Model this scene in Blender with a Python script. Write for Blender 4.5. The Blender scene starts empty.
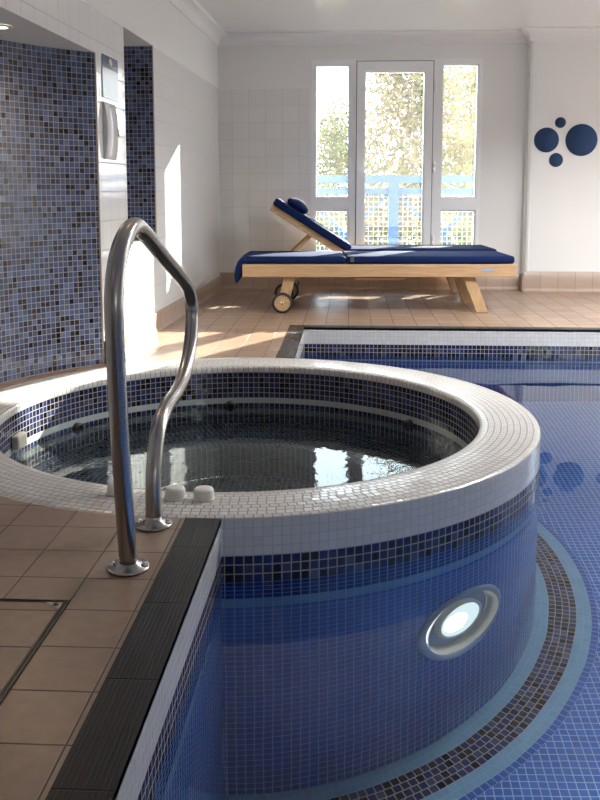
import bpy, bmesh, math, random
from mathutils import Vector, Matrix
random.seed(7)
sc = bpy.context.scene
COL = sc.collection
PI = math.pi
R = math.radians

# ------------------------------------------------------------------ helpers
class MB:
    """collects faces with uv and material slot, then links them as ONE mesh object"""
    def __init__(s): s.F = []
    def face(s, pts, uv=None, m=0, sm=False):
        s.F.append(([tuple(p) for p in pts], uv, m, sm)); return s
    def box(s, x0, y0, z0, x1, y1, z1, m=0, M=None):
        P = [(x, y, z) for z in (z0, z1) for y in (y0, y1) for x in (x0, x1)]
        for idx, ax in (((0,2,3,1),2), ((4,5,7,6),2), ((0,1,5,4),1), ((2,6,7,3),1), ((0,4,6,2),0), ((1,3,7,5),0)):
            p = [P[i] for i in idx]
            uv = [(q[1],q[2]) if ax == 0 else (q[0],q[2]) if ax == 1 else (q[0],q[1]) for q in p]
            if M: p = [tuple(M @ Vector(q)) for q in p]
            s.face(p, uv, m)
        return s
    def bar(s, a, b, w, h, m=0, up=(0,0,1)):
        a, b = Vector(a), Vector(b); d = (b-a); L = d.length; d.normalize()
        u = Vector(up); side = d.cross(u)
        if side.length < 1e-4: side = d.cross(Vector((1,0,0)))
        side.normalize(); u = side.cross(d)
        M = Matrix((side, d, u)).transposed().to_4x4(); M.translation = a
        return s.box(-w/2, 0, -h/2, w/2, L, h/2, m, M)
    def lathe(s, prof, center=(0,0,0), axis='Z', n=32, m=0, a0=0, a1=2*PI, M=None, sm=True, ucount=None):
        full = abs(a1-a0-2*PI) < 1e-6
        def P(r, h, a):
            c, t = math.cos(a)*r, math.sin(a)*r
            p = (c, t, h) if axis == 'Z' else (c, h, t) if axis == 'Y' else (h, c, t)
            p = Vector(p) + Vector(center)
            return tuple(M @ p) if M else tuple(p)
        for i in range(n):
            A, B = a0+(a1-a0)*i/n, a0+(a1-a0)*(i+1)/n
            for (r0,h0),(r1,h1) in zip(prof, prof[1:]):
                pts = [P(r0,h0,A), P(r0,h0,B), P(r1,h1,B), P(r1,h1,A)]
                uv = [(A*r0,h0),(B*r0,h0),(B*r1,h1),(A*r1,h1)]
                if r0 < 1e-6: pts.pop(1); uv.pop(1)
                elif r1 < 1e-6: pts.pop(2); uv.pop(2)
                s.face(pts, uv, m, sm)
        return s
    def tube(s, path, r, n=16, m=0, caps=True, M=None):
        pts = [Vector(p) for p in path]; rings = []
        nrm = None
        for i, p in enumerate(pts):
            t = (pts[min(i+1,len(pts)-1)] - pts[max(i-1,0)]).normalized()
            if nrm is None:
                nrm = t.cross(Vector((0.123,0.97,0.31))).normalized()
            nrm = (nrm - t*nrm.dot(t)).normalized(); b = t.cross(nrm)
            rr = r[i] if isinstance(r, (list,tuple)) else r
            rings.append([p + nrm*math.cos(2*PI*k/n)*rr + b*math.sin(2*PI*k/n)*rr for k in range(n)])
        if M: rings = [[M @ q for q in g] for g in rings]
        for a, b in zip(rings, rings[1:]):
            for k in range(n):
                s.face([a[k], a[(k+1)%n], b[(k+1)%n], b[k]], None, m, True)
        if caps:
            s.face(rings[0][::-1], None, m); s.face(rings[-1], None, m)
        return s
    def prism(s, poly, y0, y1, m=0, sm=False, M=None, plane='XZ'):
        def P(a, b, y): 
            p = Vector((a, y, b)) if plane == 'XZ' else Vector((a, b, y)) if plane == 'XY' else Vector((y, a, b))
            return tuple(M @ p) if M else tuple(p)
        n = len(poly)
        for i in range(n):
            a, b = poly[i], poly[(i+1)%n]
            L = math.hypot(b[0]-a[0], b[1]-a[1])
            s.face([P(*a,y0), P(*b,y0), P(*b,y1), P(*a,y1)], [(0,y0),(L,y0),(L,y1),(0,y1)], m, sm)
        s.face([P(*q,y0) for q in poly], list(poly), m); s.face([P(*q,y1) for q in poly][::-1], list(poly)[::-1], m)
        return s
    def build(s, name, mats, parent=None, merge=True, bevel=0, seg=2, recalc=False, sub=0):
        bm = bmesh.new(); uvl = bm.loops.layers.uv.new('UVMap')
        for pts, uv, m, sm in s.F:
            try: f = bm.faces.new([bm.verts.new(p) for p in pts])
            except ValueError: continue
            f.material_index = m; f.smooth = sm
            if uv:
                for l, t in zip(f.loops, uv): l[uvl].uv = t
        if merge: bmesh.ops.remove_doubles(bm, verts=bm.verts, dist=2e-5)
        if recalc: bmesh.ops.recalc_face_normals(bm, faces=bm.faces)
        if bevel:
            ed = [e for e in bm.edges if len(e.link_faces) == 2 and e.calc_face_angle(0) > 0.5]
            bmesh.ops.bevel(bm, geom=ed, offset=bevel, segments=seg, profile=0.5, affect='EDGES', clamp_overlap=True)
            if seg > 2:
                for f in bm.faces: f.smooth = True
        me = bpy.data.meshes.new(name); bm.to_mesh(me); bm.free()
        o = bpy.data.objects.new(name, me); COL.objects.link(o)
        for mt in (mats if isinstance(mats, (list,tuple)) else [mats]): me.materials.append(mt)
        if parent: o.parent = parent
        return o

def tag(o, label=None, cat=None, group=None, kind=None):
    if label: o['label'] = label
    if cat: o['category'] = cat
    if group: o['group'] = group
    if kind: o['kind'] = kind
    return o
def thing(name, label, cat, loc=(0,0,0), rz=0, group=None, kind=None):
    o = bpy.data.objects.new(name, None); COL.objects.link(o); o.empty_display_size = .1
    o.location = loc; o.rotation_euler = (0,0,rz)
    return tag(o, label, cat, group, kind)
def copy_tree(o, parent=None):
    c = o.copy(); COL.objects.link(c); c.parent = parent
    for ch in list(o.children): copy_tree(ch, c)
    return c
def polyline_smooth(P, n=8):
    """Catmull-Rom through the points"""
    P = [Vector(p) for p in P]; out = []
    for i in range(len(P)-1):
        a, b, c, d = P[max(i-1,0)], P[i], P[i+1], P[min(i+2,len(P)-1)]
        for k in range(n):
            t = k/n
            out.append(0.5*((2*b)+(c-a)*t+(2*a-5*b+4*c-d)*t*t+(3*b-a-3*c+d)*t**3))
    out.append(P[-1]); return out

# ------------------------------------------------------------------ materials
def new_mat(name):
    m = bpy.data.materials.new(name); m.use_nodes = True
    nt = m.node_tree; nt.nodes.clear()
    out = nt.nodes.new('ShaderNodeOutputMaterial')
    return m, nt, out
def N(nt, t, **kw):
    n = nt.nodes.new(t)
    for k, v in kw.items(): setattr(n, k, v)
    return n
def math_(nt, op, a, b=None, c=None):
    n = N(nt, 'ShaderNodeMath', operation=op)
    for i, x in enumerate((a, b, c)):
        if x is None: continue
        if isinstance(x, (int,float)): n.inputs[i].default_value = x
        else: nt.links.new(x, n.inputs[i])
    return n.outputs[0]
def c4(c): return (c[0], c[1], c[2], 1)
def srgb(r, g, b):
    f = lambda x: (x/255/12.92 if x <= 10.3 else ((x/255+.055)/1.055)**2.4)
    return (f(r), f(g), f(b))
def plain(name, col, rough=.5, metal=0, noise=.06, scale=12, bump=0, spec=.5, coat=0):
    m, nt, out = new_mat(name); L = nt.links.new
    p = N(nt, 'ShaderNodeBsdfPrincipled')
    p.inputs['Roughness'].default_value = rough; p.inputs['Metallic'].default_value = metal
    p.inputs['Specular IOR Level'].default_value = spec; p.inputs['Coat Weight'].default_value = coat
    tc = N(nt, 'ShaderNodeTexCoord'); nz = N(nt, 'ShaderNodeTexNoise'); nz.inputs['Scale'].default_value = scale
    nz.inputs['Detail'].default_value = 4
    L(tc.outputs['Object'], nz.inputs['Vector'])
    mx = N(nt, 'ShaderNodeMix', data_type='RGBA')
    mx.inputs[6].default_value = c4([x*(1-noise) for x in col]); mx.inputs[7].default_value = c4([min(1,x*(1+noise)) for x in col])
    L(nz.outputs['Fac'], mx.inputs[0]); L(mx.outputs[2], p.inputs['Base Color'])
    if bump:
        b = N(nt, 'ShaderNodeBump'); b.inputs['Strength'].default_value = bump; b.inputs['Distance'].default_value = .01
        L(nz.outputs['Fac'], b.inputs['Height']); L(b.outputs['Normal'], p.inputs['Normal'])
    L(p.outputs[0], out.inputs[0]); return m
def tiles(name, palette, grout, g=.06, pu=1.0, pv=1.0, rough=.12, tilt=.03, var=.15, grough=.7, bump=.4, gv=None, off=(0,0), seed=0, wet=0, speck=0, stagger=0, spec=.5):
    """tiles laid on the uv (in metres, or already in tile units when pu = pv = 1)"""
    m, nt, out = new_mat(name); L = nt.links.new
    uv = N(nt, 'ShaderNodeUVMap'); uv.uv_map = 'UVMap'
    sp = N(nt, 'ShaderNodeSeparateXYZ'); L(uv.outputs[0], sp.inputs[0])
    v = math_(nt, 'ADD', math_(nt, 'DIVIDE', sp.outputs[1], pv), off[1])
    u = math_(nt, 'ADD', math_(nt, 'DIVIDE', sp.outputs[0], pu), off[0])
    if stagger: u = math_(nt, 'ADD', u, math_(nt, 'MULTIPLY', math_(nt, 'FLOOR', v), stagger))
    fu = math_(nt, 'ABSOLUTE', math_(nt, 'SUBTRACT', math_(nt, 'FRACT', u), .5))
    fv = math_(nt, 'ABSOLUTE', math_(nt, 'SUBTRACT', math_(nt, 'FRACT', v), .5))
    def mask(f, gg):
        mr = N(nt, 'ShaderNodeMapRange'); mr.interpolation_type = 'SMOOTHSTEP'
        mr.inputs[1].default_value = .5-gg*1.25; mr.inputs[2].default_value = .5-gg*.75
        L(f, mr.inputs[0]); return mr.outputs[0]
    gm = math_(nt, 'MAXIMUM', mask(fu, g), mask(fv, gv or g))
    cb = N(nt, 'ShaderNodeCombineXYZ'); L(math_(nt, 'FLOOR', u), cb.inputs[0]); L(math_(nt, 'FLOOR', v), cb.inputs[1]); cb.inputs[2].default_value = seed+.5
    wn = N(nt, 'ShaderNodeTexWhiteNoise', noise_dimensions='3D'); L(cb.outputs[0], wn.inputs['Vector'])
    rp = N(nt, 'ShaderNodeValToRGB'); rp.color_ramp.interpolation = 'CONSTANT'
    tot = sum(w for w, _ in palette); acc = 0
    el = rp.color_ramp.elements
    while len(el) > 1: el.remove(el[-1])
    for i, (w, c) in enumerate(palette):
        e = el[0] if i == 0 else el.new(acc/tot)
        e.position = acc/tot; e.color = c4(c); acc += w
    L(wn.outputs['Value'], rp.inputs[0])
    sc_ = N(nt, 'ShaderNodeSeparateColor'); L(wn.outputs['Color'], sc_.inputs[0])
    val = math_(nt, 'ADD', math_(nt, 'MULTIPLY', sc_.outputs[1], 2*var), 1-var)
    if speck:
        tc = N(nt, 'ShaderNodeTexCoord'); nz = N(nt, 'ShaderNodeTexNoise'); nz.inputs['Scale'].default_value = speck; nz.inputs['Detail'].default_value = 5
        L(tc.outputs['Object'], nz.inputs['Vector'])
        val = math_(nt, 'MULTIPLY', val, math_(nt, 'ADD', math_(nt, 'MULTIPLY', nz.outputs['Fac'], .5), .75))
    hs = N(nt, 'ShaderNodeVectorMath', operation='SCALE'); L(rp.outputs[0], hs.inputs[0]); L(val, hs.inputs[3])
    mx = N(nt, 'ShaderNodeMix', data_type='RGBA'); L(gm, mx.inputs[0]); L(hs.outputs[0], mx.inputs[6]); mx.inputs[7].default_value = c4(grout)
    p = N(nt, 'ShaderNodeBsdfPrincipled'); L(mx.outputs[2], p.inputs['Base Color'])
    p.inputs['Specular IOR Level'].default_value = spec
    rr = math_(nt, 'ADD', math_(nt, 'MULTIPLY', gm, grough-rough), rough)
    if wet:
        tc = N(nt, 'ShaderNodeTexCoord'); nz = N(nt, 'ShaderNodeTexNoise'); nz.inputs['Scale'].default_value = 2.2; nz.inputs['Detail'].default_value = 3
        L(tc.outputs['Object'], nz.inputs['Vector'])
        mr = N(nt, 'ShaderNodeMapRange'); mr.inputs[1].default_value = .42; mr.inputs[2].default_value = .62; mr.inputs[3].default_value = 0; mr.inputs[4].default_value = wet
        L(nz.outputs['Fac'], mr.inputs[0]); rr = math_(nt, 'SUBTRACT', rr, mr.outputs[0])
    L(rr, p.inputs['Roughness'])
    # tiny random tilt of each tile, then the recessed joints
    geo = N(nt, 'ShaderNodeNewGeometry')
    sub = N(nt, 'ShaderNodeVectorMath', operation='SUBTRACT'); L(wn.outputs['Color'], sub.inputs[0]); sub.inputs[1].default_value = (.5,.5,.5)
    s2 = N(nt, 'ShaderNodeVectorMath', operation='SCALE'); L(sub.outputs[0], s2.inputs[0]); s2.inputs[3].default_value = tilt*2
    ad = N(nt, 'ShaderNodeVectorMath', operation='ADD'); L(geo.outputs['Normal'], ad.inputs[0]); L(s2.outputs[0], ad.inputs[1])
    nm = N(nt, 'ShaderNodeVectorMath', operation='NORMALIZE'); L(ad.outputs[0], nm.inputs[0])
    b = N(nt, 'ShaderNodeBump', invert=True); b.inputs['Strength'].default_value = bump; b.inputs['Distance'].default_value = .003
    L(gm, b.inputs['Height']); L(nm.outputs[0], b.inputs['Normal']); L(b.outputs['Normal'], p.inputs['Normal'])
    L(p.outputs[0], out.inputs[0]); return m
def glass_pane(name):
    m, nt, out = new_mat(name); L = nt.links.new
    t = N(nt, 'ShaderNodeBsdfTransparent'); t.inputs[0].default_value = (.93,.96,.96,1)
    g = N(nt, 'ShaderNodeBsdfGlossy'); g.inputs['Roughness'].default_value = .02
    d = N(nt, 'ShaderNodeBsdfTranslucent'); d.inputs[0].default_value = (.95,.95,.95,1)   # faint scatter mixed in for the hazy glare on the panes
    fr = N(nt, 'ShaderNodeFresnel'); fr.inputs[0].default_value = 1.45
    m0 = N(nt, 'ShaderNodeMixShader'); m0.inputs[0].default_value = .012; L(t.outputs[0], m0.inputs[1]); L(d.outputs[0], m0.inputs[2])
    mx = N(nt, 'ShaderNodeMixShader'); L(fr.outputs[0], mx.inputs[0]); L(m0.outputs[0], mx.inputs[1]); L(g.outputs[0], mx.inputs[2])
    L(mx.outputs[0], out.inputs[0]); return m
def water(name, strength, scale, dist, col, detail=2):
    m, nt, out = new_mat(name); L = nt.links.new
    g = N(nt, 'ShaderNodeBsdfGlass'); g.inputs['IOR'].default_value = 1.33; g.inputs['Roughness'].default_value = 0; g.inputs['Color'].default_value = c4(col)
    tc = N(nt, 'ShaderNodeTexCoord'); nz = N(nt, 'ShaderNodeTexNoise'); nz.inputs['Scale'].default_value = scale; nz.inputs['Detail'].default_value = detail
    nz.inputs['Distortion'].default_value = .6
    L(tc.outputs['Object'], nz.inputs['Vector'])
    b = N(nt, 'ShaderNodeBump'); b.inputs['Strength'].default_value = strength; b.inputs['Distance'].default_value = dist
    L(nz.outputs['Fac'], b.inputs['Height']); L(b.outputs['Normal'], g.inputs['Normal'])
    L(g.outputs[0], out.inputs[0]); return m
def emit(name, col, s):
    m, nt, out = new_mat(name); e = N(nt, 'ShaderNodeEmission'); e.inputs[0].default_value = c4(col); e.inputs[1].default_value = s
    nt.links.new(e.outputs[0], out.inputs[0]); return m
def wood(name, c0, c1, axis='X'):
    m, nt, out = new_mat(name); L = nt.links.new
    tc = N(nt, 'ShaderNodeTexCoord'); mp = N(nt, 'ShaderNodeMapping')
    mp.inputs['Scale'].default_value = (3,40,40) if axis == 'X' else (40,40,3)
    nz = N(nt, 'ShaderNodeTexNoise'); nz.inputs['Scale'].default_value = 1.5; nz.inputs['Detail'].default_value = 6
    L(tc.outputs['Object'], mp.inputs[0]); L(mp.outputs[0], nz.inputs['Vector'])
    rp = N(nt, 'ShaderNodeValToRGB'); rp.color_ramp.elements[0].color = c4(c0); rp.color_ramp.elements[1].color = c4(c1)
    rp.color_ramp.elements[0].position = .3; rp.color_ramp.elements[1].position = .7
    L(nz.outputs['Fac'], rp.inputs[0])
    p = N(nt, 'ShaderNodeBsdfPrincipled'); p.inputs['Roughness'].default_value = .5; L(rp.outputs[0], p.inputs['Base Color'])
    L(p.outputs[0], out.inputs[0]); return m
def leaf_mat(name, c0, c1, c2):
    m, nt, out = new_mat(name); L = nt.links.new
    tc = N(nt, 'ShaderNodeTexCoord'); nz = N(nt, 'ShaderNodeTexNoise'); nz.inputs['Scale'].default_value = 1.6; nz.inputs['Detail'].default_value = 6
    L(tc.outputs['Object'], nz.inputs['Vector'])
    rp = N(nt, 'ShaderNodeValToRGB'); e = rp.color_ramp.elements
    e[0].position = .35; e[0].color = c4(c0); e[1].position = .65; e[1].color = c4(c2); k = e.new(.5); k.color = c4(c1)
    L(nz.outputs['Fac'], rp.inputs[0])
    d = N(nt, 'ShaderNodeBsdfDiffuse'); t = N(nt, 'ShaderNodeBsdfTranslucent'); L(rp.outputs[0], d.inputs[0]); L(rp.outputs[0], t.inputs[0])
    mx = N(nt, 'ShaderNodeMixShader'); mx.inputs[0].default_value = .55; L(d.outputs[0], mx.inputs[1]); L(t.outputs[0], mx.inputs[2])
    L(mx.outputs[0], out.inputs[0]); return m

GR = (.40,.35,.29)
M = {}
M['paint'] = plain('white_paint', (.80,.785,.76), .28, noise=.02, scale=2, bump=.03)
M['ceiling'] = plain('ceiling_paint', (.80,.79,.77), .22, noise=.02, scale=1.5, bump=.03)
M['trimpaint'] = plain('trim_paint', (.83,.82,.80), .35, noise=.02)
M['walltile'] = tiles('glazed_white_wall_tile', [(1,(.79,.77,.745))], (.62,.60,.57), g=.014, pu=.155, pv=.155, rough=.09, tilt=.006, var=.02, bump=.25, off=(0,.097))
M['sidetile'] = tiles('glazed_white_side_tile', [(1,(.79,.775,.755))], (.48,.46,.43), g=.018, pu=.147, pv=.155, rough=.08, tilt=.008, var=.02, bump=.25, off=(.08,.097))
M['skirt'] = tiles('brown_skirting_tile', [(1,(.37,.265,.20))], (.22,.16,.12), g=.014, pu=.155, pv=.4, gv=.001, rough=.3, tilt=.01, var=.06, bump=.3, off=(0,.2))
M['deck'] = tiles('brown_deck_tile', [(2,(.275,.182,.125)),(1,(.254,.165,.112)),(1,(.296,.20,.139))], (.10,.07,.05), g=.013, pu=.157, pv=.1605, rough=.36, tilt=.010, var=.06, bump=.5, wet=.06, speck=30, off=(.0,.47))
M['hatch'] = M['deck']
M['coping'] = tiles('black_ridged_coping_tile', [(1,(.016,.015,.016))], (.006,.006,.006), g=.10, pu=.0092, pv=.316, gv=.006, rough=.42, tilt=.01, var=.1, grough=.6, bump=1.0, speck=40, wet=.10, off=(0,.02), spec=.24)
M['wetcoping'] = tiles('wet_ridged_coping_tile', [(1,(.03,.03,.032))], (.012,.012,.012), g=.06, pu=.0092, pv=.316, gv=.006, rough=.30, tilt=.03, var=.1, grough=.3, bump=.5, speck=40, wet=.22, off=(0,.02))
M['rim'] = tiles('white_rim_mosaic', [(1,(.64,.605,.565))], (.27,.245,.22), g=.065, rough=.19, tilt=.03, var=.06, bump=1.0)
M['white_mosaic'] = tiles('white_band_mosaic', [(1,(.62,.60,.58))], (.46,.44,.42), g=.05, rough=.12, tilt=.02, var=.04, bump=.4)
NAVY, BLACK, BLUE, STEEL = (.012,.018,.075), (.008,.008,.014), (.022,.036,.15), (.045,.06,.11)
M['navy'] = tiles('navy_mosaic', [(5,NAVY),(1,(.016,.022,.09)),(1,BLACK)], GR, g=.06, rough=.1, tilt=.03, var=.2)
M['mixdark'] = tiles('dark_mixed_mosaic', [(3,NAVY),(3,BLACK),(2,(.02,.03,.08)),(1,STEEL)], GR, g=.06, rough=.1, tilt=.03, var=.25)
GB = (.21,.38,.58)
M['deepblue'] = tiles('deep_blue_mosaic', [(1,(.016,.024,.14))], GB, g=.06, rough=.15, tilt=.02, var=.15)
M['poolblue'] = tiles('royal_blue_mosaic', [(3,(.030,.080,.31)),(1,(.034,.088,.345))], GB, g=.06, rough=.15, tilt=.02, var=.10)
M['pale'] = tiles('pale_blue_mosaic', [(1,(.20,.36,.50))], (.26,.40,.52), g=.04, rough=.15, tilt=.02, var=.05)
M['floorblue'] = tiles('pool_floor_mosaic', [(3,(.042,.12,.42)),(1,(.048,.13,.45))], (.36,.50,.62), g=.06, pu=.0275, pv=.0275, rough=.15, tilt=.02, var=.1)
M['alcove'] = tiles('blue_grey_alcove_mosaic', [(7,(.066,.095,.185)),(4,(.04,.056,.12)),(4,(.09,.128,.23)),(1.6,(.012,.010,.018)),(2.4,(.026,.026,.055))], (.42,.37,.32), g=.052, rough=.14, tilt=.03, var=.25)
M['spadark'] = tiles('spa_inner_mosaic', [(5,(.014,.022,.075)),(3,(.02,.035,.12)),(2,(.008,.008,.014)),(1,STEEL)], GR, g=.06, rough=.12, tilt=.03, var=.2)
M['spabench'] = tiles('spa_bench_mosaic', [(4,(.028,.040,.058)),(3,(.02,.03,.045)),(1,(.012,.012,.02))], (.15,.15,.14), g=.06, rough=.2, tilt=.02, var=.2)
M['spapale'] = tiles('spa_pale_line_mosaic', [(1,(.42,.48,.45))], (.45,.45,.40), g=.05, rough=.15, tilt=.02, var=.06)
M['steel'] = plain('brushed_steel', (.42,.39,.365), .26, 1, noise=.08, scale=60)
M['chrome'] = plain('chrome', (.75,.75,.74), .1, 1, noise=.02)
M['whiteplastic'] = plain('white_plastic', (.74,.70,.64), .35, noise=.03)
M['glossplastic'] = plain('glossy_white_plastic', (.84,.83,.82), .15, noise=.02)
M['darkplastic'] = plain('dark_plastic', (.03,.03,.032), .4)
M['cream'] = plain('cream_plastic', (.62,.58,.48), .35, noise=.03)
M['beige'] = plain('beige_edge_trim', (.52,.42,.35), .4)
M['lampblue'] = plain('pale_blue_lamp_ring', (.36,.44,.50), .4)
M['lampwhite'] = plain('lamp_housing_plastic', (.80,.78,.62), .4)
M['upvc'] = plain('white_window_plastic', (.86,.86,.85), .3, noise=.02)
M['seal'] = plain('grey_rubber_seal', (.25,.25,.25), .6)
M['glass'] = glass_pane('window_glass')
M['water'] = water('pool_water', .10, 2.2, .02, (.93,.97,1.0))
M['spawater'] = water('spa_water', .42, 8.0, .003, (.88,.95,.97), 3)
M['teak'] = wood('pale_teak', (.40,.235,.115), (.55,.355,.195))
M['teakz'] = wood('pale_teak_upright', (.40,.235,.115), (.55,.355,.195), 'Z')
M['navyfabric'] = plain('navy_canvas', (.005,.015,.066), .8, noise=.15, scale=25, bump=.15, spec=.12)
M['rubber'] = plain('black_rubber', (.015,.015,.016), .6)
M['decal'] = plain('navy_vinyl', (.026,.056,.13), .75, noise=.02, spec=.2)
M['rail_blue'] = plain('pale_blue_paint', (.036,.082,.18), .45, noise=.05)
M['wire'] = plain('galvanised_wire', (.30,.36,.45), .5, .3)
M['bark'] = plain('birch_bark', (.35,.32,.28), .8, noise=.5, scale=6)
M['leafA'] = leaf_mat('autumn_leaf', (.12,.125,.055), (.21,.18,.085), (.29,.21,.115))
M['leafB'] = leaf_mat('green_leaf', (.09,.11,.05), (.15,.16,.07), (.25,.20,.09))
M['ground'] = plain('leaf_litter_ground', (.26,.20,.11), .9, noise=.4, scale=1.5)
M['concrete'] = plain('balcony_concrete', (.45,.43,.40), .8, noise=.1)
M['signwhite'] = plain('sign_paper', (.62,.66,.72), .15, noise=.05)
M['signblue'] = plain('sign_blue_header', (.02,.03,.12), .15)
M['signyellow'] = plain('sign_yellow_mark', (.5,.38,.12), .3)

# ------------------------------------------------------------------ camera (calibrated on the photograph's vanishing points)
CAMH = .93
cam = bpy.data.cameras.new('camera'); co = bpy.data.objects.new('camera', cam); COL.objects.link(co)
co.location = (0,0,CAMH); co.rotation_euler = (R(90-7.248), 0, R(3.151))
cam.sensor_fit = 'VERTICAL'; cam.sensor_height = 36; cam.lens = 890/800*36; cam.shift_y = (302.2-400)/800
cam.clip_start = .05; cam.clip_end = 300
sc.camera = co

# ------------------------------------------------------------------ shared dimensions
SX, SY, RO, RI = -.452, 3.63, 1.22, .985         # the spa's centre and radii
PT = .0275                                       # mosaic pitch
FLOOR_D = -1.38
WATER, SPAW = -.19, -.215
YB, YP, XP = 8.31, 8.19, 1.60                    # back wall, the pier's face, the pier's corner
YS, XE, CEIL = -3.0, 5.2, 2.33
POOLX, POOLX2, POOLY = -.357, -.30, 5.94         # pool edges: beside the near deck, beyond the spa, far end
CW = .102
xw = lambda y: -1.21-(8.3-y)*.0275
def circ(a, r=RO): return (SX+r*math.cos(a), SY+r*math.sin(a))

# ------------------------------------------------------------------ setting: floor
RA = 1.32
def wall_hits(r):
    ys = []
    for sgn in (-1, 1):
        y = SY
        lo, hi = (SY, SY+sgn*r)
        for _ in range(60):
            mid = (lo+hi)/2
            if math.hypot(xw(mid)-SX, mid-SY) < r: lo = mid
            else: hi = mid
        ys.append(lo)
    return ys
AY0, AY1 = wall_hits(RA)                         # where the alcove meets the left wall
aA0 = math.atan2(AY0-SY, xw(AY0)-SX) % (2*PI); aA1 = math.atan2(AY1-SY, xw(AY1)-SX) % (2*PI)
poly = [(xw(YS), YS), (POOLX-CW, YS)]
a_s = -math.acos((POOLX-CW-SX)/RO); a_n = math.acos((POOLX2-CW-SX)/RO)
K = 72
for i in range(K+1):                             # westwards round the spa
    a = a_s - (a_s+2*PI-a_n)*i/K
    poly.append(circ(a))
poly += [(POOLX2-CW, POOLY+CW), (XE, POOLY+CW), (XE, YB+.02), (xw(YB), YB+.02), (xw(AY1), AY1)]
for i in range(1, 32):
    a = aA1 + (aA0-aA1)*i/32
    poly.append(circ(a, RA))
poly.append((xw(AY0), AY0))
b = MB(); b.face([(x,y,0) for x,y in poly], [(x,y) for x,y in poly])
fl = b.build('floor', M['deck']); tag(fl, 'brown tiled pool deck running round the spa and pool', 'floor', kind='structure')

# ------------------------------------------------------------------ left wall with its alcove and recess
N2A, N2B, N2Z0, N2Z1 = 5.175, 5.855, .60, 1.85
ALZ = 1.625
b = MB()
def wq(y0, y1, z0, z1, m):
    b.face([(xw(y0),y0,z0),(xw(y1),y1,z0),(xw(y1),y1,z1),(xw(y0),y0,z1)], [(y0,z0),(y1,z0),(y1,z1),(y0,z1)], m)
TT = 1.845
for y0, y1, holes in ((YS,AY0,None),(AY0,AY1,(0,ALZ)),(AY1,N2A,None),(N2A,N2B,(N2Z0,N2Z1)),(N2B,YB,None)):
    segs = [(0,3)] if not holes else [(0,holes[0]),(holes[1],3)]
    for z0, z1 in segs:
        if z1 <= z0: continue
        if z0 < TT: wq(y0, y1, z0, min(z1,TT), 0)
        if z1 > TT: wq(y0, y1, max(z0,TT), CEIL, 1)
# alcove: curved mosaic back, flat soffit
n = 48; cnt = RA*(aA1-aA0)
for i in range(n):
    a, c = aA0+(aA1-aA0)*i/n, aA0+(aA1-aA0)*(i+1)/n
    p, q = circ(a,RA), circ(c,RA)
    b.face([(*q,0),(*p,0),(*p,ALZ),(*q,ALZ)], [(c*RA/PT/1.02,0),(a*RA/PT/1.02,0),(a*RA/PT/1.02,ALZ/PT/1.02),(c*RA/PT/1.02,ALZ/PT/1.02)], 2, True)
arc = [circ(aA0+(aA1-aA0)*i/n, RA) for i in range(n+1)]
b.face([(x,y,ALZ) for x,y in arc], [(x,y) for x,y in arc], 1)
# square recess further along
D = .26
xa, xb_ = xw(N2A), xw(N2B)
T = 1/PT/1.02
b.face([(xb_,N2B,N2Z0),(xb_-D,N2B,N2Z0),(xb_-D,N2B,N2Z1-.004),(xb_,N2B,N2Z1-.004)], [(0,N2Z0*T),(D*T,N2Z0*T),(D*T,(N2Z1-.004)*T),(0,(N2Z1-.004)*T)], 2)
b.face([(xb_,N2B,N2Z1-.004),(xb_-D,N2B,N2Z1-.004),(xb_-D,N2B,N2Z1),(xb_,N2B,N2Z1)], [(0,0),(D,0),(D,.1),(0,.1)], 1)
b.face([(xa,N2A,N2Z0),(xa-D,N2A,N2Z0),(xa-D,N2A,N2Z1),(xa,N2A,N2Z1)], [(0,N2Z0*T),(D*T,N2Z0*T),(D*T,N2Z1*T),(0,N2Z1*T)], 2)
b.face([(xa-D,N2A,N2Z0),(xb_-D,N2B,N2Z0),(xb_-D,N2B,N2Z1),(xa-D,N2A,N2Z1)], [(N2A*T,N2Z0*T),(N2B*T,N2Z0*T),(N2B*T,N2Z1*T),(N2A*T,N2Z1*T)], 2)
b.face([(xa,N2A,N2Z0),(xb_,N2B,N2Z0),(xb_-D,N2B,N2Z0),(xa-D,N2A,N2Z0)], [(N2A,0),(N2B,0),(N2B,D),(N2A,D)], 0)
b.face([(xa,N2A,N2Z1),(xb_,N2B,N2Z1),(xb_-D,N2B,N2Z1),(xa-D,N2A,N2Z1)], [(N2A,0),(N2B,0),(N2B,D),(N2A,D)], 1)
wl = b.build('wall_left', [M['sidetile'], M['paint'], M['alcove']], merge=False)
tag(wl, 'white tiled side wall with blue mosaic alcove and recess', 'wall', kind='structure')
# beige trims on the edges of alcove and recess
b = MB()
for y, z0, z1 in ((AY1,0,ALZ), (N2B,N2Z0,N2Z1)):
    b.box(xw(y)-.004, y-.004, z0, xw(y)+.004, y+.008, z1)
tag(b.build('trim_1', M['beige']), 'beige edging strips on the alcove and recess corners', 'trim', kind='structure')
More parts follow.
